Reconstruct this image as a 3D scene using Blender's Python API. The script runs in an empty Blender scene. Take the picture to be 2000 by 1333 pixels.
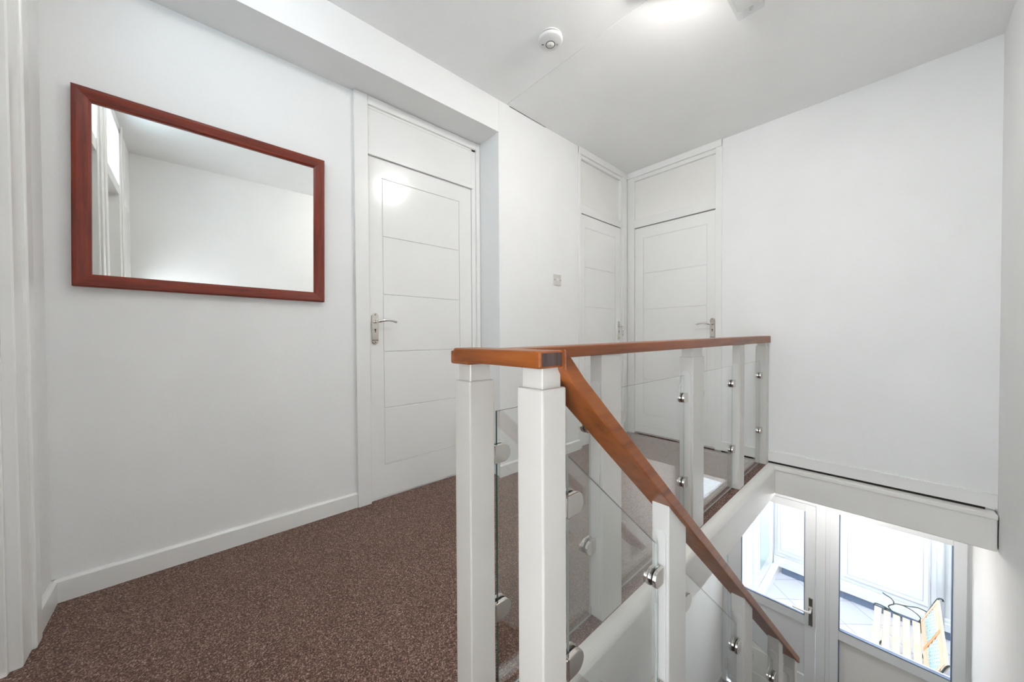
import bpy, bmesh, math, random
from mathutils import Vector, Matrix
random.seed(7)
S = bpy.context.scene
COL = S.collection
# ------------------------------------------------------------------ camera
F, YAW, PITCH, ROLL, EYE = 687.27, 0.8359, 0.0144, -0.0054, 0.9549
cam_d = bpy.data.cameras.new('camera'); cam = bpy.data.objects.new('camera', cam_d); COL.objects.link(cam)
fw = Vector((-math.sin(YAW)*math.cos(PITCH), math.cos(YAW)*math.cos(PITCH), -math.sin(PITCH)))
rt = Vector((math.cos(YAW), math.sin(YAW), 0)); up = rt.cross(fw)
r2 = math.cos(ROLL)*rt + math.sin(ROLL)*up; u2 = -math.sin(ROLL)*rt + math.cos(ROLL)*up
m = Matrix((r2, u2, -fw)).transposed().to_4x4(); m.translation = (0, 0, EYE); cam.matrix_world = m
cam_d.sensor_width = 36; cam_d.lens = 36*F/2000; cam_d.clip_start = 0.02; cam_d.clip_end = 100
S.camera = cam
# ------------------------------------------------------------------ sky, exposure
w = bpy.data.worlds.new('sky'); S.world = w; w.use_nodes = True
w.node_tree.nodes['Background'].inputs[0].default_value = (0.88, 0.94, 1.0, 1)
w.node_tree.nodes['Background'].inputs[1].default_value = 6.0
S.view_settings.view_transform = 'Standard'; S.view_settings.look = 'None'
S.view_settings.exposure = 1.36; S.view_settings.gamma = 1; S.view_settings.use_curve_mapping = False
LAMP = 50.0          # strength of the lit ceiling globe
# ------------------------------------------------------------------ dimensions (metres; landing carpet is z = 0)
XL, XS, XR = -2.045, -1.812, 0.352
YN, YR, YB, YG = -0.392, 1.528, 3.178, 4.1
ZS, ZC, ZG = 2.319, 2.531, -2.69
XE = -0.66
# ------------------------------------------------------------------ materials
def mat(name):
    m = bpy.data.materials.new(name); m.use_nodes = True
    nt = m.node_tree; return m, nt, nt.nodes['Principled BSDF']
def paint(name, col, rough, bump=0.0, scale=60, spec=0.5, var=0.02, metal=0.0, coat=0.0):
    m, nt, p = mat(name); N = nt.nodes; L = nt.links
    p.inputs['Roughness'].default_value = rough; p.inputs['Specular IOR Level'].default_value = spec
    p.inputs['Metallic'].default_value = metal; p.inputs['Coat Weight'].default_value = coat
    tc = N.new('ShaderNodeTexCoord'); no = N.new('ShaderNodeTexNoise'); no.inputs['Scale'].default_value = 2.5
    no.inputs['Detail'].default_value = 4; L.new(tc.outputs['Object'], no.inputs['Vector'])
    cr = N.new('ShaderNodeValToRGB'); cr.color_ramp.elements[0].position = .3; cr.color_ramp.elements[1].position = .7
    cr.color_ramp.elements[0].color = (*[c*(1-var) for c in col], 1); cr.color_ramp.elements[1].color = (*[min(1, c*(1+var)) for c in col], 1)
    L.new(no.outputs['Fac'], cr.inputs['Fac']); L.new(cr.outputs['Color'], p.inputs['Base Color'])
    if bump:
        n2 = N.new('ShaderNodeTexNoise'); n2.inputs['Scale'].default_value = scale; n2.inputs['Detail'].default_value = 3
        L.new(tc.outputs['Object'], n2.inputs['Vector'])
        b = N.new('ShaderNodeBump'); b.inputs['Strength'].default_value = bump; b.inputs['Distance'].default_value = 0.004
        L.new(n2.outputs['Fac'], b.inputs['Height']); L.new(b.outputs['Normal'], p.inputs['Normal'])
    return m
M = {}
M['wall'] = paint('white_wall_paint', (.87, .87, .862), .75, .10, 90, .3)
M['ceiling'] = paint('ceiling_paint', (.94, .94, .93), .85, .08, 70, .2)
M['gloss'] = paint('white_gloss_woodwork', (.86, .855, .835), .22, .05, 25)
M['doorgloss'] = paint('white_gloss_door', (.865, .86, .84), .16, .05, 30)
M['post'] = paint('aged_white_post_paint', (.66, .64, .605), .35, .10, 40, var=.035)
M['newel'] = paint('darker_newel_paint', (.52, .49, .45), .35, .10, 40, var=.05)  # newels in a darker tone than the other posts
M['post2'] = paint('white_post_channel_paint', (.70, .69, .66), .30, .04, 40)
M['fascia'] = paint('cream_fascia_paint', (.85, .835, .80), .40, .05, 30)
M['upvc'] = paint('white_upvc', (.80, .82, .83), .25, 0)
M['outwall'] = paint('white_render', (.86, .87, .88), .8, .1, 60, .2)
M['outpane'] = paint('blank_white_panel', (.80, .83, .84), .3, 0)
M['plinth'] = paint('blue_grey_stone_plinth', (.16, .21, .30), .6, .2, 30, var=.25)
M['nickel'] = paint('polished_nickel', (.72, .69, .65), .16, 0, metal=1.0)
M['chrome'] = paint('polished_chrome', (.80, .79, .77), .10, 0, metal=1.0)
M['black'] = paint('black_rubber', (.012, .012, .012), .5)
M['dark'] = paint('dark_gap', (.02, .017, .014), .9)
M['plastic'] = paint('white_plastic', (.80, .79, .77), .35, 0)
M['iron'] = paint('dark_green_cast_iron', (.035, .055, .055), .45, .1, 80)
M['lattice'] = paint('pale_blue_lattice', (.45, .62, .66), .5)
M['lino'] = paint('grey_ground_carpet', (.22, .215, .21), .95, .3, 300, .1, var=.1)

def wood(name, c0, c1, c2, rough, axis, scale=14, coat=.3):
    m, nt, p = mat(name); N = nt.nodes; L = nt.links
    tc = N.new('ShaderNodeTexCoord'); mp = N.new('ShaderNodeMapping')
    s = [scale]*3; s[axis] = scale*.07; mp.inputs['Scale'].default_value = s
    L.new(tc.outputs['Object'], mp.inputs['Vector'])
    n1 = N.new('ShaderNodeTexNoise'); n1.inputs['Scale'].default_value = 2.2; n1.inputs['Detail'].default_value = 8; n1.inputs['Roughness'].default_value = .65
    L.new(mp.outputs['Vector'], n1.inputs['Vector'])
    cr = N.new('ShaderNodeValToRGB'); e = cr.color_ramp.elements
    e[0].position = .30; e[0].color = (*c0, 1); e[1].position = .75; e[1].color = (*c2, 1)
    k = e.new(.5); k.color = (*c1, 1)
    L.new(n1.outputs['Fac'], cr.inputs['Fac']); L.new(cr.outputs['Color'], p.inputs['Base Color'])
    p.inputs['Roughness'].default_value = rough; p.inputs['Coat Weight'].default_value = coat; p.inputs['Coat Roughness'].default_value = .2
    b = N.new('ShaderNodeBump'); b.inputs['Strength'].default_value = .15; b.inputs['Distance'].default_value = .002
    L.new(n1.outputs['Fac'], b.inputs['Height']); L.new(b.outputs['Normal'], p.inputs['Normal'])
    return m
M['rail_x'] = wood('varnished_handrail_wood_x', (.115, .024, .002), (.25, .062, .006), (.34, .10, .014), .38, 0, coat=.08)
M['rail_y'] = wood('varnished_handrail_wood_y', (.125, .028, .005), (.24, .064, .012), (.31, .098, .024), .38, 1, coat=.08)
M['endgrain'] = wood('end_grain_wood', (.035, .020, .017), (.075, .047, .042), (.11, .072, .065), .6, 2, 60, 0)
M['frame_y'] = wood('mahogany_frame_y', (.085, .006, .001), (.185, .017, .002), (.26, .028, .004), .40, 1, 30, coat=.05)
M['frame_z'] = wood('mahogany_frame_z', (.085, .006, .001), (.185, .017, .002), (.26, .028, .004), .40, 2, 30, coat=.05)
M['slat'] = wood('pale_bench_slat', (.50, .33, .22), (.60, .44, .32), (.68, .55, .44), .6, 1, 20, 0)
M['slat_d'] = wood('orange_bench_slat', (.50, .20, .08), (.62, .28, .12), (.70, .36, .18), .6, 0, 20, 0)

def carpet():
    m, nt, p = mat('brown_speckled_carpet'); N = nt.nodes; L = nt.links
    tc = N.new('ShaderNodeTexCoord')
    n1 = N.new('ShaderNodeTexNoise'); n1.inputs['Scale'].default_value = 250; n1.inputs['Detail'].default_value = 3; n1.inputs['Roughness'].default_value = .7
    n2 = N.new('ShaderNodeTexVoronoi'); n2.inputs['Scale'].default_value = 260
    n3 = N.new('ShaderNodeTexNoise'); n3.inputs['Scale'].default_value = 9; n3.inputs['Detail'].default_value = 4
    for n in (n1, n2, n3): L.new(tc.outputs['Object'], n.inputs['Vector'])
    cr = N.new('ShaderNodeValToRGB'); e = cr.color_ramp.elements
    e[0].position = .34; e[0].color = (.042, .019, .013, 1); e[1].position = .66; e[1].color = (.70, .53, .45, 1)
    k = e.new(.49); k.color = (.172, .088, .063, 1); k = e.new(.57); k.color = (.31, .175, .128, 1)
    L.new(n1.outputs['Fac'], cr.inputs['Fac'])
    mx = N.new('ShaderNodeMixRGB'); mx.blend_type = 'MULTIPLY'; mx.inputs['Fac'].default_value = .35
    L.new(cr.outputs['Color'], mx.inputs[1]); c2 = N.new('ShaderNodeValToRGB')
    c2.color_ramp.elements[0].color = (.7, .7, .7, 1); c2.color_ramp.elements[1].color = (1.25, 1.25, 1.25, 1)
    L.new(n3.outputs['Fac'], c2.inputs['Fac']); L.new(c2.outputs['Color'], mx.inputs[2]); L.new(mx.outputs['Color'], p.inputs['Base Color'])
    p.inputs['Roughness'].default_value = 1; p.inputs['Specular IOR Level'].default_value = .1
    p.inputs['Sheen Weight'].default_value = .15
    ad = N.new('ShaderNodeMath'); ad.operation = 'ADD'; L.new(n1.outputs['Fac'], ad.inputs[0]); L.new(n2.outputs['Distance'], ad.inputs[1])
    b = N.new('ShaderNodeBump'); b.inputs['Strength'].default_value = .8; b.inputs['Distance'].default_value = .006
    L.new(ad.outputs[0], b.inputs['Height']); L.new(b.outputs['Normal'], p.inputs['Normal'])
    return m
M['carpet'] = carpet()
def tiles():
    m, nt, p = mat('pale_courtyard_tiles'); N = nt.nodes; L = nt.links
    tc = N.new('ShaderNodeTexCoord'); mp = N.new('ShaderNodeMapping'); mp.inputs['Rotation'].default_value = (0, 0, math.radians(45))
    L.new(tc.outputs['Object'], mp.inputs['Vector'])
    b = N.new('ShaderNodeTexBrick'); b.offset = 0; b.inputs['Scale'].default_value = 1; b.inputs['Brick Width'].default_value = .4; b.inputs['Row Height'].default_value = .4
    b.inputs['Mortar Size'].default_value = .006; b.inputs['Color1'].default_value = (.50, .51, .56, 1); b.inputs['Color2'].default_value = (.46, .47, .53, 1)
    b.inputs['Mortar'].default_value = (.30, .31, .36, 1)
    L.new(mp.outputs['Vector'], b.inputs['Vector']); L.new(b.outputs['Color'], p.inputs['Base Color']); p.inputs['Roughness'].default_value = .5
    return m
M['tiles'] = tiles()
def glass(name, tint, ior=1.5):
    # clear sheet: Fresnel share mirrored, the rest passes straight through
    m = bpy.data.materials.new(name); m.use_nodes = True; nt = m.node_tree; N = nt.nodes; L = nt.links
    N.remove(N['Principled BSDF']); out = N['Material Output']
    tr = N.new('ShaderNodeBsdfTransparent'); tr.inputs[0].default_value = (*tint, 1)
    gl = N.new('ShaderNodeBsdfGlossy'); gl.inputs['Roughness'].default_value = 0.0; gl.inputs[0].default_value = (1, 1, 1, 1)
    ge = N.new('ShaderNodeNewGeometry'); ma = N.new('ShaderNodeMath'); ma.operation = 'MULTIPLY_ADD'
    L.new(ge.outputs['Backfacing'], ma.inputs[0]); ma.inputs[1].default_value = 1/ior-ior; ma.inputs[2].default_value = ior
    fr = N.new('ShaderNodeFresnel'); L.new(ma.outputs[0], fr.inputs['IOR'])
    mx = N.new('ShaderNodeMixShader'); L.new(fr.outputs[0], mx.inputs[0]); L.new(tr.outputs[0], mx.inputs[1]); L.new(gl.outputs[0], mx.inputs[2])
    L.new(mx.outputs[0], out.inputs['Surface'])
    return m
M['glass'] = glass('clear_balustrade_glass', (.985, .995, .99), 1.95)
M['pane'] = glass('window_glass', (.99, .995, .995))
M['glassedge'] = paint('green_glass_edge', (.05, .17, .135), .12, 0)
M['edgelight'] = paint('pale_glass_edge', (.50, .56, .54), .12)
M['edgegrey'] = paint('dark_glass_edge', (.10, .135, .13), .15)
M['clearcover'] = glass('clear_prismatic_cover', (.96, .97, .97))
m, nt, p = mat('mirror_silver'); p.inputs['Metallic'].default_value = 1; p.inputs['Roughness'].default_value = .0; p.inputs['Base Color'].default_value = (.93, .94, .925, 1); M['mirror'] = m
def lit(power):
    m, nt, p = mat('lit_globe'); p.inputs['Emission Color'].default_value = (1, .965, .92, 1); p.inputs['Emission Strength'].default_value = power; return m
m, nt, p = mat('frosted_transom_glass'); p.inputs['Base Color'].default_value = (.30, .36, .39, 1); p.inputs['Transmission Weight'].default_value = 1
p.inputs['Roughness'].default_value = .5; p.inputs['IOR'].default_value = 1.1; M['frost'] = m

# ------------------------------------------------------------------ mesh helpers (all builders take world coordinates)
ORG = {}
def BM(): return bmesh.new()
def box(bm, x0, x1, y0, y1, z0, z1, bev=0.0, seg=2):
    t = BM(); vs = [t.verts.new((x, y, z)) for x in sorted((x0, x1)) for y in sorted((y0, y1)) for z in sorted((z0, z1))]
    for f in ((0, 1, 3, 2), (4, 6, 7, 5), (0, 4, 5, 1), (2, 3, 7, 6), (0, 2, 6, 4), (1, 5, 7, 3)): t.faces.new([vs[i] for i in f])
    if bev > 0: bmesh.ops.bevel(t, geom=t.edges[:], offset=bev, segments=seg, profile=.5, affect='EDGES')
    merge(bm, t); return bm
def merge(bm, t, mtx=None, mi=0):
    if mtx is not None: bmesh.ops.transform(t, matrix=mtx, verts=t.verts[:])
    bmesh.ops.recalc_face_normals(t, faces=t.faces[:])
    mp = {v: bm.verts.new(v.co) for v in t.verts}
    for f in t.faces:
        g = bm.faces.new([mp[v] for v in f.verts]); g.smooth = f.smooth; g.material_index = max(mi, f.material_index)
    t.free()
def prism(bm, pts, axis, a, b, bev=0.0, smooth=False, seg=2):
    """extrude the closed 2-D outline along axis (0,1,2) from a to b"""
    t = BM()
    def P(u, v, c): return [(c, u, v), (u, c, v), (u, v, c)][axis]
    A = [t.verts.new(P(u, v, a)) for u, v in pts]; B = [t.verts.new(P(u, v, b)) for u, v in pts]
    n = len(pts); t.faces.new(A); t.faces.new(B[::-1]); sides = []
    for i in range(n): sides.append(t.faces.new([A[i], A[(i+1) % n], B[(i+1) % n], B[i]]))
    bmesh.ops.recalc_face_normals(t, faces=t.faces[:])
    if smooth:
        for f in sides: f.smooth = True
    if bev > 0: bmesh.ops.bevel(t, geom=[e for e in t.edges if e.calc_face_angle(0) > .6], offset=bev, segments=seg, profile=.5, affect='EDGES')
    merge(bm, t); return bm
def tube(bm, pts, rad, seg=12, flat=(1, 1), upv=None):
    pts = [Vector(p) for p in pts]; rad = rad if isinstance(rad, (list, tuple)) else [rad]*len(pts)
    t = BM(); rings = []; prev = None
    for i, p in enumerate(pts):
        d = (pts[min(i+1, len(pts)-1)]-pts[max(i-1, 0)]).normalized()
        ref = Vector(upv) if upv else (prev if prev else (Vector((0, 0, 1)) if abs(d.z) < .9 else Vector((1, 0, 0))))
        s = d.cross(ref)
        if s.length < 1e-4: s = d.cross(Vector((0, 1, 0)))
        s.normalize(); u = s.cross(d).normalized(); prev = u
        rings.append([t.verts.new(p+s*math.cos(k*2*math.pi/seg)*rad[i]*flat[0]+u*math.sin(k*2*math.pi/seg)*rad[i]*flat[1]) for k in range(seg)])
    for a, b in zip(rings, rings[1:]):
        for k in range(seg):
            f = t.faces.new([a[k], a[(k+1) % seg], b[(k+1) % seg], b[k]]); f.smooth = True
    t.faces.new(rings[0][::-1]); t.faces.new(rings[-1]); merge(bm, t); return bm
def lathe(bm, prof, origin, axis='Z', seg=48):
    t = BM(); rings = []
    for r, z in prof:
        rings.append([t.verts.new((max(r, 1e-5)*math.cos(k*2*math.pi/seg), max(r, 1e-5)*math.sin(k*2*math.pi/seg), z)) for k in range(seg)])
    for a, b in zip(rings, rings[1:]):
        for k in range(seg):
            f = t.faces.new([a[k], a[(k+1) % seg], b[(k+1) % seg], b[k]]); f.smooth = True
    if prof[0][0] > 1e-4: t.faces.new(rings[0][::-1])
    if prof[-1][0] > 1e-4: t.faces.new(rings[-1])
    R = {'Z': Matrix.Identity(4), 'X': Matrix.Rotation(math.pi/2, 4, 'Y'), 'Y': Matrix.Rotation(-math.pi/2, 4, 'X')}[axis]
    merge(bm, t, Matrix.Translation(origin) @ R); return bm
def obj(name, bm, mats, parent=None, loc=None):
    if not isinstance(mats, (list, tuple)): mats = [mats]
    if loc is None:
        co = [v.co for v in bm.verts]
        if parent is None: loc = Vector((sum(c.x for c in co)/len(co), sum(c.y for c in co)/len(co), min(c.z for c in co)))
        else: loc = Vector([(min(c[i] for c in co)+max(c[i] for c in co))/2 for i in range(3)])
    loc = Vector(loc); bmesh.ops.translate(bm, verts=bm.verts[:], vec=-loc)
    me = bpy.data.meshes.new(name); bm.to_mesh(me); bm.free()
    for m_ in mats: me.materials.append(m_)
    o = bpy.data.objects.new(name, me); COL.objects.link(o)
    ORG[o.name] = loc
    if parent: o.parent = parent; o.location = loc-ORG[parent.name]
    else: o.location = loc
    return o
def empty(name, loc):
    o = bpy.data.objects.new(name, None); COL.objects.link(o); o.location = loc; ORG[o.name] = Vector(loc); o.empty_display_size = .05
    return o
def tag(o, label, cat, group=None, kind=None):
    o['label'] = label; o['category'] = cat
    if group: o['group'] = group
    if kind: o['kind'] = kind
    return o
def struct(o, label=None, cat=None):
    o['kind'] = 'structure'
    if label: o['label'] = label
    if cat: o['category'] = cat
    return o

# ------------------------------------------------------------------ shell of the landing
XO = 0.62                                   # outer limits
b = box(BM(), XL-.12, XE, YN-.35, YB+.12, -.21, 0); box(b, XE, XR+.1, YN-.35, .46, -.21, 0)
struct(obj('floor', b, M['carpet']), 'brown speckled carpet of the upper landing', 'floor')
struct(obj('wall_left', box(BM(), XL-.12, XL, YN-.4, YR+.1, 0, ZC+.1), M['wall']), 'white wall that carries the red framed mirror', 'wall')
b = box(BM(), XL, XS, YR, 2.392, 0, ZC+.1, .003, 1); struct(obj('wall_reveal', b, M['wall']), 'projecting white wall with the light switch', 'wall')
b = box(BM(), XL, XS, YN-.05, YR, ZS, ZC+.1); struct(obj('ceiling_bulkhead', b, M['wall']), 'boxed bulkhead under the ceiling above mirror and door', 'bulkhead')
b = box(BM(), -.977, XR+.1, YB, YB+.12, 0.012, ZC+.1); box(b, XS-.12, -.977, YB+.045, YB+.12, 0, ZC+.1)
box(b, XL-.12, XS-.05, 2.39, YB+.12, 0, ZC+.1)
struct(obj('wall_back', b, M['wall']), 'tall white back wall over the stairwell', 'wall')
b = box(BM(), XR, XR+.12, YN-.4, YG+.1, ZG-.1, ZC+.1); struct(obj('wall_right', b, M['wall']), 'white wall at the right edge of the view', 'wall')
b = box(BM(), XL-.1, XR+.1, YN-.5, 1.600, ZC, ZC+.1); box(b, XL-.1, XR+.1, 1.6015, YB+.1, ZC-.0015, ZC+.1); box(b, XL-.1, XR+.1, 1.59, 1.61, ZC+.01, ZC+.1)
struct(obj('ceiling', b, M['ceiling']), 'white board ceiling with a fine seam', 'ceiling')
b = box(BM(), XS-.001, XS+.0012, 1.625, 1.99, ZC-.0045, ZC-.001); struct(obj('trim_crack', b, M['dark']), 'hairline gap between ceiling and projecting wall', 'trim')

# near wall with two doors (seen at the left edge and in the mirror)
b = BM()
box(b, XL-.1, -1.80, YN-.12, YN, 0, ZC+.1); box(b, -1.0, -.90, YN-.12, YN, 0, ZC+.1); box(b, -.20, -.18, YN-.12, YN, 0, ZC+.1); box(b, .29, XR+.1, YN-.12, YN, 0, ZC+.1); box(b, -.18, .29, YN-.12, YN, 2.0, ZC+.1)
box(b, -1.80, -1.0, YN-.12, YN, 2.46, ZC+.1); box(b, -.90, -.20, YN-.12, YN, 2.46, ZC+.1)
struct(obj('wall_near', b, M['wall']), 'white wall beside the camera with two doorways', 'wall')

def base(name, x0, x1, y0, y1, face, h=.083, lab=None):
    """skirting whose front top edge is chamfered; face = '+x','-y',..."""
    c = .008
    if face in ('+x', '-x'):
        pts = [(x0, 0), (x1, 0), (x1, h-c if face == '+x' else h), (x1-c if face == '+x' else x0+c, h), (x0, h if face == '+x' else h-c)]
        b = prism(BM(), pts, 1, y0, y1)
    else:
        pts = [(y0, 0), (y1, 0), (y1, h-c if face == '+y' else h), (y1-c if face == '+y' else y0+c, h), (y0, h if face == '+y' else h-c)]
        b = prism(BM(), pts, 0, x0, x1)
    return struct(obj(name, b, M['gloss']), lab, 'baseboard')
base('baseboard_left', XL, XL+.015, YN, .668, '+x', .083, 'white skirting under the mirror wall')
base('baseboard_reveal', XS, XS+.014, YR-.012, 2.392, '+x', .083, 'white skirting below the light switch')
base('baseboard_near', XL, -1.83, YN, YN+.015, '+y', .083, 'short white skirting in the left corner')
b = box(BM(), -.977, XR, YB-.014, YB, .014, .090, .002, 1); struct(obj('baseboard_back', b, M['gloss']), 'white skirting strip along the back wall', 'baseboard')

# stairwell edges
pts = [(XE, -.21), (XE, -.002)]
for k in range(9):
    a = math.pi/2*(1-k/8); pts.append((XE+.018+.034*math.cos(a), -.034+.034*math.sin(a)))
pts += [(-.608, -.208), (-.612, -.212)]
b = prism(BM(), pts, 1, .46, YB-.055, smooth=False)
for f in b.faces:
    if abs(f.normal.y) < .5: f.smooth = False
struct(obj('trim_landing_edge', b, M['fascia']), 'cream rounded nosing board along the landing edge', 'trim')
b = box(BM(), -.612, XR-.005, YB-.058, YB+.1, -.2, -.001, .006, 2); box(b, XE, -.60, YB-.056, YB+.1, -.19, -.0015); box(b, -.612, XR-.004, YB-.066, YB-.05, -.028, -.001, .004, 2)
struct(obj('trim_stairwell_beam', b, M['fascia']), 'cream boxed beam across the foot of the back wall', 'trim')
b = box(BM(), -.977, .312, YB-.003, YB+.02, -.001, .0135); struct(obj('trim_shadow_gap', b, M['dark']), 'dark gap beneath the back wall skirting', 'trim')

# ------------------------------------------------------------------ doors
def lever_handle(parent, at, out, side, down=False, name='door_handle'):
    """long stadium backplate, keyhole, screws and a curved lever; at = spindle point on the leaf"""
    at, out, side = Vector(at), Vector(out), Vector(side); Z = Vector((0, 0, 1))
    R = Matrix((side, Z, out)).transposed().to_4x4()
    if R.determinant() < 0: pass
    T = Matrix.Translation(at) @ R
    w, h0, h1 = .0195, .048, -.132
    pts = [(w*math.cos(a), h0-w+w*math.sin(a)) for a in [math.pi*k/14 for k in range(15)]] + [(w*math.cos(a), h1+w+w*math.sin(a)) for a in [math.pi+math.pi*k/14 for k in range(15)]]
    t = BM(); A = [t.verts.new((u, v, 0)) for u, v in pts]; B = [t.verts.new((u, v, .006)) for u, v in pts]; C = [t.verts.new((u*.86, (v+.042)*.965-.042, .009)) for u, v in pts]
    n = len(pts); t.faces.new(C)
    for P, Q in ((A, B), (B, C)):
        for i in range(n): t.faces.new([P[i], P[(i+1) % n], Q[(i+1) % n], Q[i]])
    bm = BM(); merge(bm, t, T); plate = obj(name, bm, M['nickel'], parent)
    bm = BM(); t = BM(); lathe(t, [(.011, .008), (.010, .012), (.0085, .035), (.0085, .048)], (0, 0, 0), seg=20)
    if down: P = [(0, 0, .046), (0, -.014, .050), (0, -.04, .052), (0, -.07, .051), (0, -.092, .049)]
    else: P = [(0, 0, .046), (.012, 0.001, .050), (.035, .005, .051), (.06, .007, .051), (.085, .004, .050), (.104, -.001, .048), (.112, -.003, .047)]
    tube(t, P, [.009, .0095, .0085, .0065, .006, .0065, .007][:len(P)], 12, (1.0, .75) if not down else (1, .8), (0, 0, 1))
    merge(bm, t, T); obj('lever', bm, M['chrome'], plate)
    bm = BM(); t = BM(); lathe(t, [(.0045, .0085), (.0045, .0100)], (0, -.048, 0), seg=16); box(t, -.0018, .0018, -.064, -.048, .0085, .0100)
    merge(bm, t, T); obj('keyhole', bm, M['black'], plate)
    bm = BM()
    for z in (.038, -.120):
        t = BM(); lathe(t, [(.0035, .0085), (.003, .0103), (0, .0106)], (0, z, 0), seg=12); merge(bm, t, T)
    obj('screw', bm, M['black'], plate)
    t = BM(); box(t, -.0172, .0172, -.1105, -.1075, .0085, .0100); bm = BM(); merge(bm, t, T); obj('plate_groove', bm, M['black'], plate)

def leaf(parent, O, U, N, a0, a1, z0, z1, inner, thick=.04, name='door_leaf', mat_='doorgloss'):
    """panelled leaf: O = point of plane, U = axis along the wall, N = outward normal; a0..a1 span along U (world coord)"""
    g = .0028
    rows = [.201, .532, .865, 1.201, 1.541, 1.877]
    i0, i1 = inner
    cells = [(a0, i0-g, z0, z1), (i1+g, a1, z0, z1), (i0+g, i1-g, z0, rows[0]-g), (i0+g, i1-g, rows[-1]+g, z1)]
    # joins so that stiles and rails read as one board
    cells[2] = (i0-g, i1+g, z0, rows[0]-g); cells[3] = (i0-g, i1+g, rows[-1]+g, z1)
    for r0, r1 in zip(rows, rows[1:]): cells.append((i0+g*.9, i1-g*.9, r0+g*.9, r1-g*.9))
    bm = BM()
    for k, (p, q, r, s) in enumerate(cells):
        t = BM()
        box(t, p, q, -.010, 0, r, s, .0016 if k > 3 else 0, 1); merge(bm, t)
    t = BM(); box(t, a0, a1, -thick, -.0045, z0, z1); merge(bm, t)
    # local (along, normal, z) -> world
    Mx = Matrix((Vector(U), Vector(N), Vector((0, 0, 1)))).transposed().to_4x4()
    bmesh.ops.transform(bm, matrix=Matrix.Translation(O) @ Mx, verts=bm.verts[:])
    bmesh.ops.recalc_face_normals(bm, faces=bm.faces[:])
    return obj(name, bm, M[mat_], parent)

def wbox(bm, plane, a0, a1, d0, d1, z0, z1, bev=.002):
    """box on a wall: plane 'L' (x const, +x out) or 'B' (y const, -y out) or 'N' (y const, +y out)"""
    ax, c = plane
    if ax == 'L': box(bm, c+d0, c+d1, a0, a1, z0, z1, bev)
    elif ax == 'B': box(bm, a0, a1, c-d1, c-d0, z0, z1, bev)
    else: box(bm, a0, a1, c+d0, c+d1, z0, z1, bev)
    return bm
# door 1 : mirror wall
d1 = empty('door_1', (XL, 1.1, 0)); struct(d1, 'white panelled door right of the mirror with fixed panel above', 'door')
P1 = ('L', XL); b = BM()
wbox(b, P1, .668, .742, 0, .024, 0, ZS-.001); wbox(b, P1, 1.462, 1.500, 0, .010, 0, ZS-.001); wbox(b, P1, 1.494, 1.5265, 0, .026, 0, ZS-.001, .004)
wbox(b, P1, .742, 1.47, .004, .020, 1.990, 2.022); wbox(b, P1, .742, 1.50, 0, .022, 2.268, ZS-.001, .005); wbox(b, P1, .742, 1.50, 0, .010, 2.252, 2.27, .003)
obj('door_frame', b, M['gloss'], d1)
obj('transom_panel', wbox(BM(), P1, .742, 1.462, 0, .008, 2.018, 2.256, .001), M['doorgloss'], d1)
lf = leaf(d1, (XL+.006, 0, 0), (0, 1, 0), (1, 0, 0), .745, 1.459, .012, 1.986, (.826, 1.358), .006+.004)
lever_handle(lf, (XL+.006, .775, 1.043), (1, 0, 0), (0, 1, 0))
# door 2 : far left
d2 = empty('door_2', (XS, 2.75, 0)); struct(d2, 'narrow white door in the far left corner', 'door')
P2 = ('L', XS); b = BM()
wbox(b, ('L', XS-.05), 2.392, 2.426, 0, .056, 0, ZC-.001); wbox(b, ('L', XS-.05), 3.060, YB+.04, 0, .048, 0, ZC-.001); wbox(b, P2, 3.085, 3.15, -.02, .008, 0, ZC-.04, .003)
wbox(b, ('L', XS-.05), 2.42, 3.08, 0, .046, 1.990, 2.060); wbox(b, ('L', XS-.05), 2.42, YB, 0, .046, 2.445, 2.475, .003); wbox(b, ('L', XS-.05), 2.392, YB, 0, .060, 2.475, ZC-.001, .003)
obj('door_frame', b, M['gloss'], d2)
obj('transom_panel', wbox(BM(), ('L', XS-.05), 2.426, 3.062, 0, .022, 2.055, 2.45, .001), M['fascia'], d2)
lf = leaf(d2, (XS-.008, 0, 0), (0, 1, 0), (1, 0, 0), 2.429, 3.057, .012, 1.982, (2.49, 2.965), .03)
lever_handle(lf, (XS-.008, 3.018, 1.043), (1, 0, 0), (0, -1, 0), down=True)
# door 3 : back wall
d3 = empty('door_3', (-1.38, YB, 0)); struct(d3, 'wide white door on the back wall behind the balustrade', 'door')
P3 = ('B', YB+.045); b = BM()
wbox(b, P3, -1.812, -1.741, 0, .050, 0, ZC-.001); wbox(b, P3, -1.024, -.977, 0, .055, 0, ZC-.001)
wbox(b, P3, -1.741, -1.024, 0, .046, 1.990, 2.066); wbox(b, P3, -1.77, -1.02, 0, .046, 2.440, 2.475, .003); wbox(b, P3, -1.812, -.977, 0, .062, 2.475, ZC-.001, .003)
obj('door_frame', b, M['gloss'], d3)
obj('transom_panel', wbox(BM(), P3, -1.745, -1.02, 0, .022, 2.06, 2.445, .001), M['fascia'], d3)
lf = leaf(d3, (0, YB+.008, 0), (1, 0, 0), (0, -1, 0), -1.738, -1.027, .022, 1.982, (-1.652, -1.09), .03)
lever_handle(lf, (-1.048, YB+.008, 1.047), (0, -1, 0), (-1, 0, 0))
obj('threshold', box(BM(), -1.741, -1.024, YB-.004, YB+.04, .001, .012, .002, 1), M['carpet'], d3)

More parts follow.
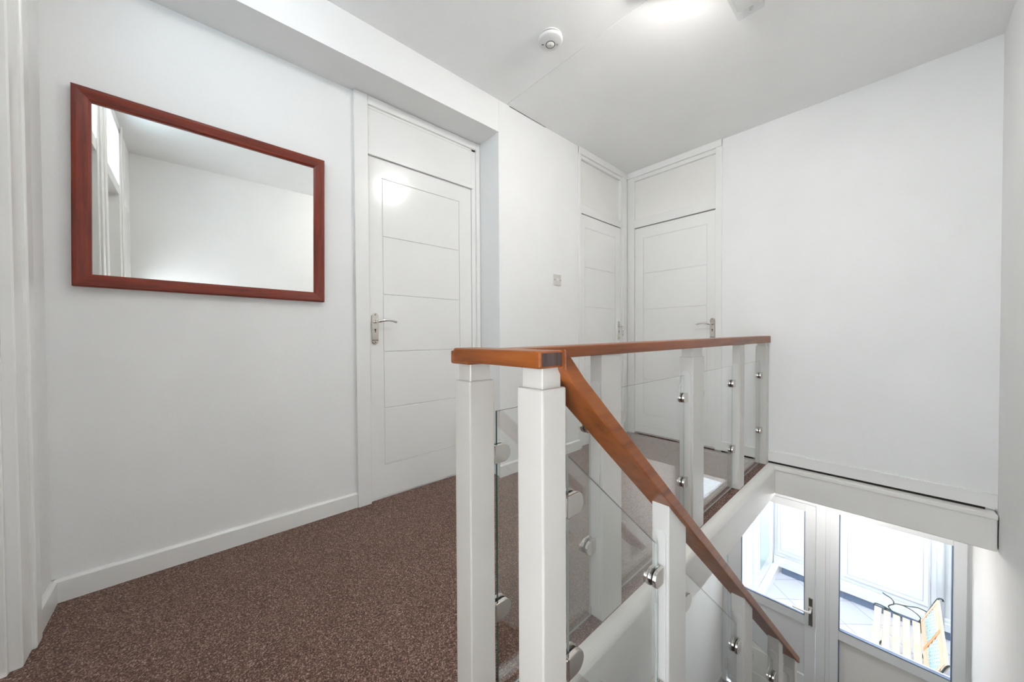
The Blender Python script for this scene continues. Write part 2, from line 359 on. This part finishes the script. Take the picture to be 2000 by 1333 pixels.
# doors 4 and 5 in the near wall, each with a frosted light above
def near_door(name, x0, x1, label, arch):
    d = empty(name, ((x0+x1)/2, YN, 0)); struct(d, label, 'door'); P = ('N', YN); b = BM()
    wbox(b, P, arch[0], arch[0]+.055, -.02, .022, 0, 2.50, .005); wbox(b, P, arch[0]+.05, x0+.02, -.06, .012, 0, 2.47, .004); wbox(b, P, x0+.008, x0+.035, -.07, -.012, 0, 2.47, .003)
    wbox(b, P, arch[1]-.055, arch[1], -.02, .022, 0, 2.50, .005); wbox(b, P, x1-.02, arch[1]-.05, -.06, .012, 0, 2.47, .004)
    wbox(b, P, x0, x1, -.10, .006, 1.99, 2.06); wbox(b, P, x0-.02, x1+.02, -.10, .012, 2.43, 2.50)
    obj('door_frame', b, M['gloss'], d)
    leaf(d, (0, YN-.065, 0), (1, 0, 0), (0, 1, 0), x0, x1, .012, 1.988, (x0+.09, x1-.09), .04)
    obj('transom_glass', wbox(BM(), P, x0, x1, -.095, -.089, 2.06, 2.43, 0), M['frost'], d)
near_door('door_4', -1.72, -1.06, 'white door at the left edge with moulded frame', (-1.83, -.985))
near_door('door_5', -.83, -.27, 'white door with frosted light above, seen in the mirror', (-.915, -.185))

d7 = empty('added_light_door', (.055, YN, 0)); struct(d7, 'unseen narrow door with glazed lower half, added to let in fill daylight', 'door'); b = BM()  # added behind the camera: sky through its pane fills the lower landing
for a0, a1, c0, c1 in ((-.179, -.150, .001, 1.999), (.260, .289, .001, 1.999), (-.150, .260, .001, .10), (-.150, .260, 1.36, 1.999)): wbox(b, ('N', YN), a0, a1, -.10, .004, c0, c1, .003)
obj('door_leaf', b, M['gloss'], d7); obj('glass_pane', wbox(BM(), ('N', YN), -.152, .262, -.06, -.054, .098, 1.362, 0), M['pane'], d7)

# ------------------------------------------------------------------ mirror
mc = Vector((XL+.0005, .0945, 1.509)); mw, mh, fwid = .834, .734, .047
mirror = empty('wall_mirror', (mc.x, mc.y, mc.z-mh/2)); tag(mirror, 'large rectangular mirror in a red mahogany frame on the left wall', 'mirror')
Rm = Matrix.Translation(mc) @ Matrix.Rotation(math.radians(-.65), 4, 'X')
prof = [(0, 0), (0, .027), (.004, .030), (.012, .030), (.030, .026), (.040, .023), (.047, .018), (.047, .008), (.040, 0)]  # (inward, out)
def frame_side(side):
    t = BM(); hw, hh = mw/2, mh/2
    A, B = [], []
    for i, d in prof:
        if side in 'LR':
            s = -1 if side == 'L' else 1
            A.append(t.verts.new((d, s*(hw-i), -(hh-i)))); B.append(t.verts.new((d, s*(hw-i), hh-i)))
        else:
            s = -1 if side == 'D' else 1
            A.append(t.verts.new((d, -(hw-i), s*(hh-i)))); B.append(t.verts.new((d, hw-i, s*(hh-i))))
    n = len(prof); t.faces.new(A); t.faces.new(B)
    for k in range(n): t.faces.new([A[k], A[(k+1) % n], B[(k+1) % n], B[k]])
    bm = BM(); merge(bm, t, Rm); return bm
for s, mm in (('L', 'frame_z'), ('R', 'frame_z'), ('U', 'frame_y'), ('D', 'frame_y')): obj('frame_side', frame_side(s), M[mm], mirror)
t = BM(); box(t, .006, .012, -(mw/2-.04), mw/2-.04, -(mh/2-.04), mh/2-.04); bm = BM(); merge(bm, t, Rm); obj('mirror_glass', bm, M['mirror'], mirror)

# ------------------------------------------------------------------ light switch, smoke alarm, lamps
sw = empty('light_switch', (XS, 2.115, 1.348)); tag(sw, 'square brushed metal light switch on the projecting white wall', 'switch')
obj('switch_plate', box(BM(), XS, XS+.007, 2.072, 2.158, 1.348, 1.434, .0025, 2), M['nickel'], sw)
obj('rocker', box(BM(), XS+.006, XS+.011, 2.106, 2.124, 1.380, 1.402, .0015, 2), M['plastic'], sw)
for y in (2.082, 2.148): obj('screw', lathe(BM(), [(.0035, 0), (.003, .0012), (0, .0014)], (XS+.007, y, 1.391), 'X', 12), M['dark'], sw)

sd = empty('smoke_alarm', (-1.252, 1.416, ZC)); tag(sd, 'round white smoke alarm on the ceiling', 'smoke alarm')
c = (-1.252, 1.416, ZC)
def dn(bm, prof, seg=56): return lathe(bm, [(r, -z) for r, z in prof], c, seg=seg)
obj('mounting_base', dn(BM(), [(.0, .0), (.058, .0), (.061, .003), (.061, .007), (.0, .008)]), M['plastic'], sd)
obj('vent_gap', dn(BM(), [(.0, .007), (.0595, .007), (.0595, .0125), (.0, .0125)]), M['black'], sd)
obj('alarm_body', dn(BM(), [(.0, .012), (.061, .012), (.064, .0135), (.064, .0205), (.061, .0250), (.055, .0275), (.0, .028)]), M['plastic'], sd)
cx, cy = -1.262, 1.427
for nm, r0, r1, h, mm in (('button_ring', .0215, .0252, .0008, 'black'), ('test_button', 0, .0215, .0012, 'plastic')):
    t = BM(); lathe(t, [(r0, -.028), (r1, -.028), (r1, -.028-h), (r0, -.028-h)] if r0 else [(0, -.028), (r1, -.028), (r1, -.028-h), (0, -.028-h)], (cx, cy, ZC), seg=40); obj(nm, t, M[mm], sd)
b = BM(); vd = Vector((-.74, .67, 0)); sdv = Vector((.67, .74, 0)); cc = Vector((cx, cy, 0))
for s, ln in ((-.038, .006), (-.043, .004)):
    p0 = cc+sdv*s; box(b, p0.x-.002, p0.x+.002, p0.y-.0022, p0.y+.0022, ZC-.0292, ZC-.0275)
obj('warning_light', b, M['black'], sd)
b = BM()
for k in range(3):
    p0 = cc+sdv*(.032+.004*k); q = vd*.006; tube(b, [(p0.x-q.x, p0.y-q.y, ZC-.0283), (p0.x+q.x, p0.y+q.y, ZC-.0283)], .0005, 6)
obj('printed_marks', b, M['dark'], sd)
tube_b = BM(); q = vd*.006; tube(tube_b, [(cx-q.x, cy-q.y, ZC-.0294), (cx+q.x, cy+q.y, ZC-.0294)], .0005, 6); obj('button_mark', tube_b, M['dark'], sd)

def globe_lamp(x, y, zc, label, power, half, rot, dome=False):
    lamp = empty('ceiling_lamp', (x, y, zc)); tag(lamp, label, 'lamp', 'globe ceiling lamps')
    t = BM(); box(t, -half, half, -half, half, -.03, 0, .004, 2); b = BM(); merge(b, t, Matrix.Translation((x, y, zc)) @ Matrix.Rotation(math.radians(rot), 4, 'Z'))
    obj('lamp_base', b, M['plastic'], lamp)
    if dome:
        obj('lamp_globe', lathe(BM(), [(0, -.112), (.03, -.109), (.06, -.097), (.083, -.075), (.092, -.052), (.09, -.03)], (x, y, zc), seg=40), lit(power), lamp); return
    obj('lamp_stem', lathe(BM(), [(.02, -.03), (.02, -.062)], (x, y, zc), seg=24), M['nickel'], lamp)
    obj('lamp_globe', lathe(BM(), [(0, -.20), (.027, -.195), (.049, -.18), (.065, -.158), (.070, -.13), (.065, -.102), (.049, -.08), (.027, -.065), (.02, -.06)], (x, y, zc), seg=40), lit(power), lamp)
globe_lamp(-.55, 1.53, ZC, 'lit globe lamp on the landing ceiling at the top edge', LAMP, .178, 42, True)
globe_lamp(-1.12, .12, ZC, 'added out-of-view globe lamp giving fill light by the two near doorways', LAMP*.14, .10, 0)  # extra lamp out of view, added to even out the landing light
globe_lamp(-.38, 3.55, -.21, 'added hidden globe lamp that brightens the ground floor door', LAMP*.50, .10, 0, True)  # extra lamp hidden behind the beam, added to lift the ground floor


bl = empty('bulkhead_light', (-.478, 1.80, ZC)); tag(bl, 'clear covered emergency bulkhead light on the ceiling, top edge', 'light fitting')
t = BM(); box(t, -.058, .058, -.17, .17, -.030, 0, .004, 2); b = BM(); T = Matrix.Translation((-.482, 1.79, ZC)); merge(b, t, T); obj('backing_tray', b, M['plastic'], bl)
t = BM(); box(t, -.054, .054, -.166, .166, -.078, -.031, .006, 2); b = BM(); merge(b, t, T); obj('clear_cover', b, M['clearcover'], bl)
t = BM(); box(t, -.040, .040, -.14, .14, -.060, -.036, .004, 2)
b = BM(); merge(b, t, T); obj('inner_reflector', b, M['plastic'], bl)
t = BM(); box(t, -.008, .008, .164, .172, -.055, -.030, .002, 1); b = BM(); merge(b, t, T); obj('cover_clip', b, M['plastic'], bl)
b = BM()
for k in range(5): t = BM(); box(t, .052, .0575, -.15, .15, -.074+k*.008, -.071+k*.008, .001, 1); merge(b, t, T)
obj('cover_rib', b, M['clearcover'], bl)

# ------------------------------------------------------------------ balustrades
def sheared(bm, x0, x1, y0, y1, zt0, zt1, zb0, zb1, bev=0.0, edge_mi=None):
    """box whose top runs zt0->zt1 and bottom zb0->zb1 along y"""
    t = BM(); v = [t.verts.new(p) for p in ((x0, y0, zb0), (x1, y0, zb0), (x1, y1, zb1), (x0, y1, zb1), (x0, y0, zt0), (x1, y0, zt0), (x1, y1, zt1), (x0, y1, zt1))]
    for k, f in enumerate(((0, 3, 2, 1), (4, 5, 6, 7), (0, 1, 5, 4), (2, 3, 7, 6), (1, 2, 6, 5), (3, 0, 4, 7))):
        g = t.faces.new([v[i] for i in f]); g.material_index = (edge_mi[k] if k < 4 else 0) if edge_mi else 0
    if bev: bmesh.ops.bevel(t, geom=t.edges[:], offset=bev, segments=2, profile=.5, affect='EDGES')
    merge(bm, t); return bm
def post(name, parent, x0, x1, y0, y1, z0, ztop, shoulder=None, inset=.007, plate=None, cut=None):
    b = BM()
    if shoulder is not None:
        box(b, x0, x1, y0, y1, z0, shoulder, .0035, 2); box(b, x0+inset, x1-inset, y0+inset, y1-inset, shoulder-.01, ztop, .002, 1)
    elif cut is not None: sheared(b, x0, x1, y0, y1, ztop, ztop+cut*(y1-y0), z0, z0, .0025)
    else: box(b, x0, x1, y0, y1, z0, ztop, .0030, 2)
    o = obj(name, b, M['newel' if name == 'newel_post' else 'post'], parent)
    if plate:
        h0, h1 = plate; xa, xb = x0+(x1-x0)*.06, x1-(x1-x0)*.16; r = (xb-xa)*.38
        pts = [(xa, h0), (xb, h0)] + [(xb-r+r*math.cos(a), h1-r+r*math.sin(a)) for a in [math.pi/2*k/6 for k in range(7)]] + [(xa+r+r*math.cos(a), h1-r+r*math.sin(a)) for a in [math.pi/2+math.pi/2*k/6 for k in range(7)]]
        obj('cover_plate', prism(BM(), pts, 1, y0-.004, y0+.001, bev=.0008), M['post2'], o)
    return o
def clamp(parent, x, y, z, s):
    """D-shaped nickel clamp: two plates gripping the sheet at y, rounded towards s (+1/-1 along y), block against the post"""
    b = BM(); L, H = .040, .0235
    pts = [(y-s*.012, z-H), (y+s*(L-H), z-H)]
    for k in range(1, 12):
        a = -math.pi/2+math.pi*k/12; pts.append((y+s*(L-H+H*math.cos(a)), z+H*math.sin(a)))
    pts += [(y+s*(L-H), z+H), (y-s*.012, z+H)]
    for a0, a1 in ((x+.0042, x+.0150), (x-.0150, x-.0042)): prism(b, pts, 0, a0, a1, bev=.0022)
    box(b, x-.012, x+.012, y-s*.018, y-s*.004, z-.020, z+.020, .002, 1)
    o = obj('clamp', b, M['nickel'], parent)
    g = BM(); pg = [(y+(u-y)*.93, z+(v-z)*.93) for u, v in pts]
    for a0, a1 in ((x+.0030, x+.0044), (x-.0044, x-.0030)): prism(g, pg, 0, a0, a1)
    obj('clamp_gasket', g, M['black'], parent)
    return o
# --- along the landing
land = empty('balustrade', (-.60, 1.0, 0)); tag(land, 'white post and glass balustrade with wooden handrail along the landing and down the stairs', 'balustrade')
b = sheared(BM(), -.725, -.650, .456, YB-.002, .9215, .9455, .890, .8955, .004); obj('handrail', b, M['rail_y'], land)
short = BM(); t = BM(); box(t, -.712, -.430, .4555, .520, .895, .9275, .004, 2)
for f in t.faces:
    if f.normal.x > .9 or f.calc_center_median().x > -.4305: f.material_index = 1
merge(short, t); box(short, -.4445, -.4425, .4553, .4557, .8955, .927)
ro = obj('handrail', short, [M['rail_x'], M['endgrain']], land); ro['label'] = 'short handrail piece with dark end grain'
RZ = .893
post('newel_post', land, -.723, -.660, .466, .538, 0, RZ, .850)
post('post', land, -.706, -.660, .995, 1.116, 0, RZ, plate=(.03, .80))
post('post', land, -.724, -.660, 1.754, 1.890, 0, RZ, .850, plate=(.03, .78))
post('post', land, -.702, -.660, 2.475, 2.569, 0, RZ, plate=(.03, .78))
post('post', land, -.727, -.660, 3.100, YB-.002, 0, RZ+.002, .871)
XG = -.697
for y0, y1 in ((.574, .978), (1.150, 1.738), (1.925, 2.458), (2.605, 3.085)):
    b = sheared(BM(), XG-.003, XG+.003, y0, y1, .762, .762, .012, .012, 0, (1, 2, 3 if y0 < .6 else 1, 1))
    gp = obj('glass_panel', b, [M['glass'], M['edgelight'], M['edgegrey'], M['glassedge']], land)
    for z in (.655, .250): clamp(gp, XG, y0-.004, z, 1); clamp(gp, XG, y1+.004, z, -1)
# --- down the stairs
SL = -.873
def nose(y): return SL*(y-.50)
stair = land
def rz(y): return .922+SL*(y-.515)
b = prism(BM(), [(.517, rz(.517)+.010), (.575, rz(.575)+.001), (2.845, rz(2.845)), (2.845, rz(2.845)-.040), (.533, rz(.533)-.040), (.517, rz(.517)-.030)], 0, -.500, -.421, bev=.003)
obj('handrail', b, M['rail_y'], stair)
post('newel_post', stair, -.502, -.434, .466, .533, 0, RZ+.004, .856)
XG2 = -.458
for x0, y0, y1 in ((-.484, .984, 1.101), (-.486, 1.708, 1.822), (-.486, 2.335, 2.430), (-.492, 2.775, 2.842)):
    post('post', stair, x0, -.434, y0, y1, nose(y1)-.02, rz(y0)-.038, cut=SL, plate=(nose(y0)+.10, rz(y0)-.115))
for y0, y1 in ((.565, .956), (1.135, 1.676), (1.852, 2.306), (2.460, 2.745)):
    top = lambda y: .706+SL*(y-.565)+.004
    b = sheared(BM(), XG2-.003, XG2+.003, y0, y1, top(y0), top(y1), top(y0)-.56, top(y1)-.56, 0, (1, 2, 1, 1))
    gp = obj('glass_panel', b, [M['glass'], M['edgelight'], M['edgegrey'], M['glassedge']], stair)
    clamp(gp, XG2, y0-.004, top(y0)-.10, 1); clamp(gp, XG2, y0-.004, top(y0)-.43, 1)
    clamp(gp, XG2, y1+.004, top(y1)-.09, -1); clamp(gp, XG2, y1+.004, top(y1)-.42, -1)
# stair flight
NR = 13; rise = -ZG/NR; run = rise/(-SL); pts = []
y = .47; z = 0
for k in range(NR):
    pts.append((y, z)); z -= rise; pts.append((y, z)); y += run
pts.append((y, z)); pts = [(max(u, .461), v) for u, v in pts]
low = [(y, ZG), (y-.30, ZG), (.4605, -.25)]
b = prism(BM(), pts[:-1]+[(y-run, ZG+.0005), (y-run-.25, ZG+.0005), (.4605, -.32)], 0, -.43, XR-.002)
struct(obj('staircase', b, M['carpet']), 'carpeted stairs dropping to the ground floor', 'stairs')
b = prism(BM(), [(.4605, -.02), (.4605, -.40), (3.30, nose(3.30)-.22), (3.30, nose(3.30)-.0)], 0, -.492, -.432, bev=.004)
struct(obj('trim_stair_string', b, M['fascia']), 'white string board carrying the stair posts', 'trim')

# ------------------------------------------------------------------ ground floor seen down the stairwell
XGL = -1.245
struct(obj('floor_ground', box(BM(), XGL-.1, XR+.1, .2, YG+.02, ZG-.1, ZG), M['lino']), 'grey floor at the foot of the stairs', 'floor')
struct(obj('wall_ground_left', box(BM(), XGL-.1, XGL, .2, YG+.1, ZG, -.211), M['wall']), 'white ground floor wall under the landing', 'wall')
struct(obj('wall_ground_near', box(BM(), XGL, XR, .2, .3, ZG, -.211), M['wall']), 'white wall behind the stairs', 'wall')
struct(obj('ceiling_ground', box(BM(), XGL-.1, XR+.1, YB+.12, YG+.15, -.21, -.05), M['wall']), 'ceiling over the ground floor doorway', 'ceiling')
struct(obj('wall_ground_back', box(BM(), XGL-.1, XR+.1, YG, YG+.1, -.545, -.21), M['wall']), 'white wall above the glazed door', 'wall')
base_g = prism(BM(), [(XGL, ZG), (XGL+.014, ZG), (XGL+.014, ZG+.092), (XGL+.006, ZG+.10), (XGL, ZG+.10)], 1, .3, YG-.03)
struct(obj('baseboard_ground', base_g, M['gloss']), 'white skirting along the ground floor wall', 'baseboard')

d6 = empty('door_6', (-.85, YG, ZG)); struct(d6, 'half glazed white door to the courtyard', 'door')
PG = ('B', YG+.05); b = BM()
for a0, a1 in ((XGL+.001, -1.205), (-.497, -.434)): wbox(b, PG, a0, a1, 0, .05, ZG, -.55, .003)
wbox(b, PG, -1.205, -.497, 0, .05, -.585, -.55, .003)
obj('door_frame', b, M['upvc'], d6)
b = BM(); wbox(b, PG, -1.20, -1.078, 0, .035, ZG+.03, -.59, .003); wbox(b, PG, -.578, -.502, 0, .035, ZG+.03, -.59, .003)
wbox(b, PG, -1.08, -.576, 0, .035, -.662, -.59, .003); wbox(b, PG, -1.08, -.576, 0, .035, -1.705, -1.618, .003)
wbox(b, PG, -1.08, -.576, .004, .022, -2.185, -1.70, .003); wbox(b, PG, -1.08, -.576, 0, .035, -2.352, -2.182, .003); wbox(b, PG, -1.08, -.576, 0, .032, ZG+.03, -2.356, .003)
wbox(b, PG, -1.195, -.51, .03, .048, -2.50, -2.42, .006)
lf = obj('door_leaf', b, M['upvc'], d6)
b = BM(); wbox(b, PG, -1.078, -.578, .008, .014, -1.618, -.662, 0); obj('glass_pane', b, M['pane'], d6)
b = BM()
for a0, a1, c0, c1 in ((-1.080, -1.074, -1.618, -.662), (-.583, -.578, -1.618, -.662), (-1.078, -.578, -1.621, -1.612)): wbox(b, PG, a0, a1, .016, .036, c0, c1, 0)
obj('glazing_gasket', b, M['plinth'], d6)
y0 = YG+.05-.035
hp = obj('handle_plate', box(BM(), -.550, -.518, y0-.012, y0, -1.688, -1.435, .004, 2), M['nickel'], d6)
b = tube(BM(), [(-.534, y0-.01, -1.545), (-.534, y0-.05, -1.545), (-.545, y0-.056, -1.546), (-.60, y0-.056, -1.550), (-.655, y0-.054, -1.552)], [.009, .009, .009, .0075, .007], 12); obj('lever', b, M['plastic'], hp)
b = BM(); [lathe(b, [(.006, 0), (.004, .003), (0, .004)], (-.534, y0-.011, z), 'Y', 12) for z in (-1.455, -1.665)]; bmesh.ops.scale(b, vec=(1, 1, 1), verts=b.verts[:]); obj('screw', b, M['dark'], hp)
b = box(BM(), -1.222, -1.196, y0-.016, y0+.01, -2.56, -2.45, .003, 2); obj('hinge', b, M['nickel'], d6)

w1 = empty('window_1', (-.04, YG, ZG)); struct(w1, 'fixed glazed screen beside the courtyard door with solid lower panel', 'window')
b = BM()
wbox(b, PG, -.434, -.404, 0, .045, ZG, -.55, .003); wbox(b, PG, -.406, -.345, 0, .05, ZG, -.55, .003); wbox(b, PG, .266, .330, 0, .05, ZG, -.55, .003)
wbox(b, PG, -.346, .267, 0, .05, -.600, -.55, .003); wbox(b, PG, -.346, .267, 0, .05, -1.690, -1.605, .003); wbox(b, PG, -.346, .267, 0, .05, ZG, ZG+.08, .003)
wbox(b, PG, .328, XR, -.02, .035, ZG, -.55, .002)
obj('window_frame', b, M['upvc'], w1)
obj('solid_panel', wbox(BM(), PG, -.343, .266, .005, .025, ZG+.08, -1.692, .002), M['fascia'], w1)
obj('glass_pane', wbox(BM(), PG, -.345, .266, .010, .016, -1.605, -.600, 0), M['pane'], w1)
b = BM()
for a0, a1, c0, c1 in ((-.347, -.341, -1.605, -.600), (.260, .267, -1.605, -.600), (-.345, .266, -1.610, -1.602), (-.349, -.343, ZG+.08, -1.69)): wbox(b, PG, a0, a1, .018, .0515, c0, c1, 0)
obj('glazing_gasket', b, M['plinth'], w1)

# ------------------------------------------------------------------ courtyard
ZF = -2.70; YO = 6.65
struct(obj('floor_courtyard', box(BM(), -1.5, .6, YG+.1, YO+.1, ZF-.1, ZF), M['tiles']), 'pale tiled courtyard floor', 'floor')
struct(obj('wall_courtyard_back', box(BM(), -1.5, .6, YO, YO+.12, ZF, 2.4), M['outwall']), 'white wall across the courtyard', 'wall')
struct(obj('wall_courtyard_left', box(BM(), -1.5, -1.32, YG+.1, YO, ZF, 2.4), M['outwall']), 'white wall on the left of the courtyard', 'wall')
struct(obj('wall_courtyard_right', box(BM(), .42, .6, YG+.1, YO, ZF, 2.4), M['outwall']), 'bright white wall right of the bench', 'wall')
b = box(BM(), -1.20, .42, YO-.035, YO, ZF, -2.600, .003, 1); struct(obj('trim_plinth', b, M['plinth']), 'blue grey plinth across the courtyard', 'trim')
b = box(BM(), -1.30, .42, YO-.055, YO, -2.600, -2.50, .005, 1); box(b, -1.30, .42, YO-.045, YO, -2.50, -2.455, .004, 1); struct(obj('trim_sill', b, M['upvc']), 'white sill above the plinth', 'trim')
def unit(name, label, wall, a0, a1, z0, z1, panes, pz, mp):
    e = empty(name, {'B': ((a0+a1)/2, wall[1], z0), 'L': (wall[1], (a0+a1)/2, z0)}[wall[0]]); struct(e, label, 'window')
    b = BM(); wbox(b, wall, a0, a1, 0, .03, z0, z1, .004)
    for p, q in panes: wbox(b, wall, p-.045, q+.045, 0, .045, pz[0]-.055, pz[1]+.05, .006)
    obj('window_frame', b, M['upvc'], e)
    b = BM()
    for p, q in panes: wbox(b, wall, p-.003, q+.003, .02, .0462, pz[0]-.003, pz[1]+.003, 0)
    obj('pane_gasket', b, M['plinth'], e)
    for p, q in panes: obj('window_pane', wbox(BM(), wall, p, q, .02, .0475, pz[0], pz[1], 0), M[mp], e)
unit('window_2', 'white framed panels on the wall opposite', ('B', YO), -1.29, .258, -2.45, -.30, [(-1.213, -.60), (-.471, .200)], (-2.334, -.42), 'outpane')
M['greenpane'] = paint('pale_green_pane', (.55, .68, .66), .2)
unit('window_3', 'white framed window on the left courtyard wall', ('L', -1.32), 5.55, 6.50, -2.50, -.35, [(5.72, 6.18)], (-2.28, -.5), 'greenpane')
b = box(BM(), -1.32, -1.235, 5.0, YO, ZF, -2.585, .004, 1); struct(obj('trim_step', b, M['upvc']), 'white ledge at the base of the left courtyard wall', 'trim')
b = lathe(BM(), [(.032, ZF), (.032, -.1)], (.335, YO-.05, 0), seg=20); struct(obj('trim_downpipe', b, M['outwall']), 'pale pipe in the courtyard corner', 'trim')

# ------------------------------------------------------------------ garden bench
bench = empty('garden_bench', (.0, 5.4, ZF)); tag(bench, 'wooden slatted garden bench with curled iron arms, seen through the window', 'bench')
Y0, Y1 = 4.80, 5.93
zs = -2.255
for k in range(5):
    x0 = -.190+k*.0735; zz = zs-.012*math.sin(math.pi*k/4)
    obj('seat_slat', box(BM(), x0, x0+.058, Y0, Y1, zz-.022, zz, .004, 1), M['slat'], bench)
def bp(t): return .175+.115*t, -2.215+.285*t     # point up the leaning backrest
def backboard(t0, t1, y0, y1, th=.02):
    (xa, za), (xb, zb) = bp(t0), bp(t1); n = Vector((.285, 0, -.115)).normalized()*th/2
    b = BM(); v = []
    for y in (y0, y1):
        for (x, z) in ((xa, za), (xb, zb)):
            for s in (-1, 1): v.append(b.verts.new((x+s*n.x, y, z+s*n.z)))
    for f in ((0, 1, 3, 2), (4, 6, 7, 5), (0, 4, 5, 1), (2, 3, 7, 6), (0, 2, 6, 4), (1, 5, 7, 3)): b.faces.new([v[i] for i in f])
    bmesh.ops.recalc_face_normals(b, faces=b.faces[:]); return b
obj('back_rail', backboard(0, .24, Y0, Y1), M['slat'], bench); obj('back_rail', backboard(.76, 1.0, Y0, Y1), M['slat'], bench)
for y0 in (5.33, 4.83, 5.86): obj('back_upright', backboard(.05, .95, y0, y0+.055, .024), M['slat_d' if y0 == 5.33 else 'slat'], bench)
def lattice(y0, y1):
    b = BM()
    def pt(t, y): x, z = bp(t); return (x-.004, y, z)
    st = .055; n = int((y1-y0)/st)
    for k in range(-4, n+1):
        for s in (1, -1):
            ya, yb = (y0+k*st, y0+(k+3.2)*st) if s == 1 else (y0+(k+3.2)*st, y0+k*st)
            t0, t1 = .2, .8
            def cl(ya, yb, t0, t1):
                d = (t1-t0)/(yb-ya); P = []
                for (y, t) in ((ya, t0), (yb, t1)):
                    yc = min(max(y, y0), y1); P.append((t+(yc-y)*d, yc))
                return P
            (ta, A), (tb, B) = cl(ya, yb, t0, t1)
            if abs(A-B) > .01: tube(b, [pt(ta, A), pt(tb, B)], .0065, 6)
    return b
obj('lattice_panel', lattice(5.40, 5.86), M['lattice'], bench); obj('lattice_panel', lattice(4.88, 5.33), M['lattice'], bench)
def smooth(P, n=5):
    out = []; P = [Vector(p) for p in P]; Q = [P[0]]+P+[P[-1]]
    for i in range(1, len(Q)-2):
        for k in range(n):
            t = k/n; a, b_, c_, d = Q[i-1], Q[i], Q[i+1], Q[i+2]
            out.append(.5*((2*b_)+(-a+c_)*t+(2*a-5*b_+4*c_-d)*t*t+(-a+3*b_-3*c_+d)*t**3))
    out.append(P[-1]); return out
for Ye in (Y1+.012, Y0-.012):
    b = BM()
    side = [(-.197, -2.262), (-.182, -2.235), (-.13, -2.232), (-.038, -2.255), (.045, -2.285), (.117, -2.280), (.165, -2.237), (.205, -2.14), (.245, -2.03), (.285, -1.925), (.315, -1.91), (.322, -1.93)]
    tube(b, smooth([(x, Ye, z) for x, z in side]), .0075, 8)
    arm = [(-.125, -2.075), (-.112, -2.085), (-.070, -2.100), (-.040, -2.130), (-.040, -2.165), (-.062, -2.185), (-.078, -2.215), (-.050, -2.25)]
    tube(b, smooth([(x, Ye, z) for x, z in arm]), .006, 8)
    loop = [(-.062, -2.185), (-.02, -2.150), (.03, -2.138), (.09, -2.150), (.135, -2.172), (.165, -2.205), (.160, -2.235)]
    tube(b, smooth([(x, Ye, z) for x, z in loop]), .0055, 8)
    tube(b, smooth([(.03, Ye, -2.138), (.10, Ye, -2.115), (.15, Ye, -2.10), (.215, Ye, -2.11)]), .006, 8)
    obj('iron_arm', b, M['iron'], bench)
    for P in ([(-.10, -2.24), (-.11, -2.33), (-.075, -2.45), (-.10, -2.60), (-.15, -2.69)], [(.16, -2.24), (.165, -2.35), (.13, -2.47), (.17, -2.60), (.23, -2.69)]):
        obj('iron_leg', tube(BM(), smooth([(x, Ye, z) for x, z in P]), .011, 8), M['iron'], bench)
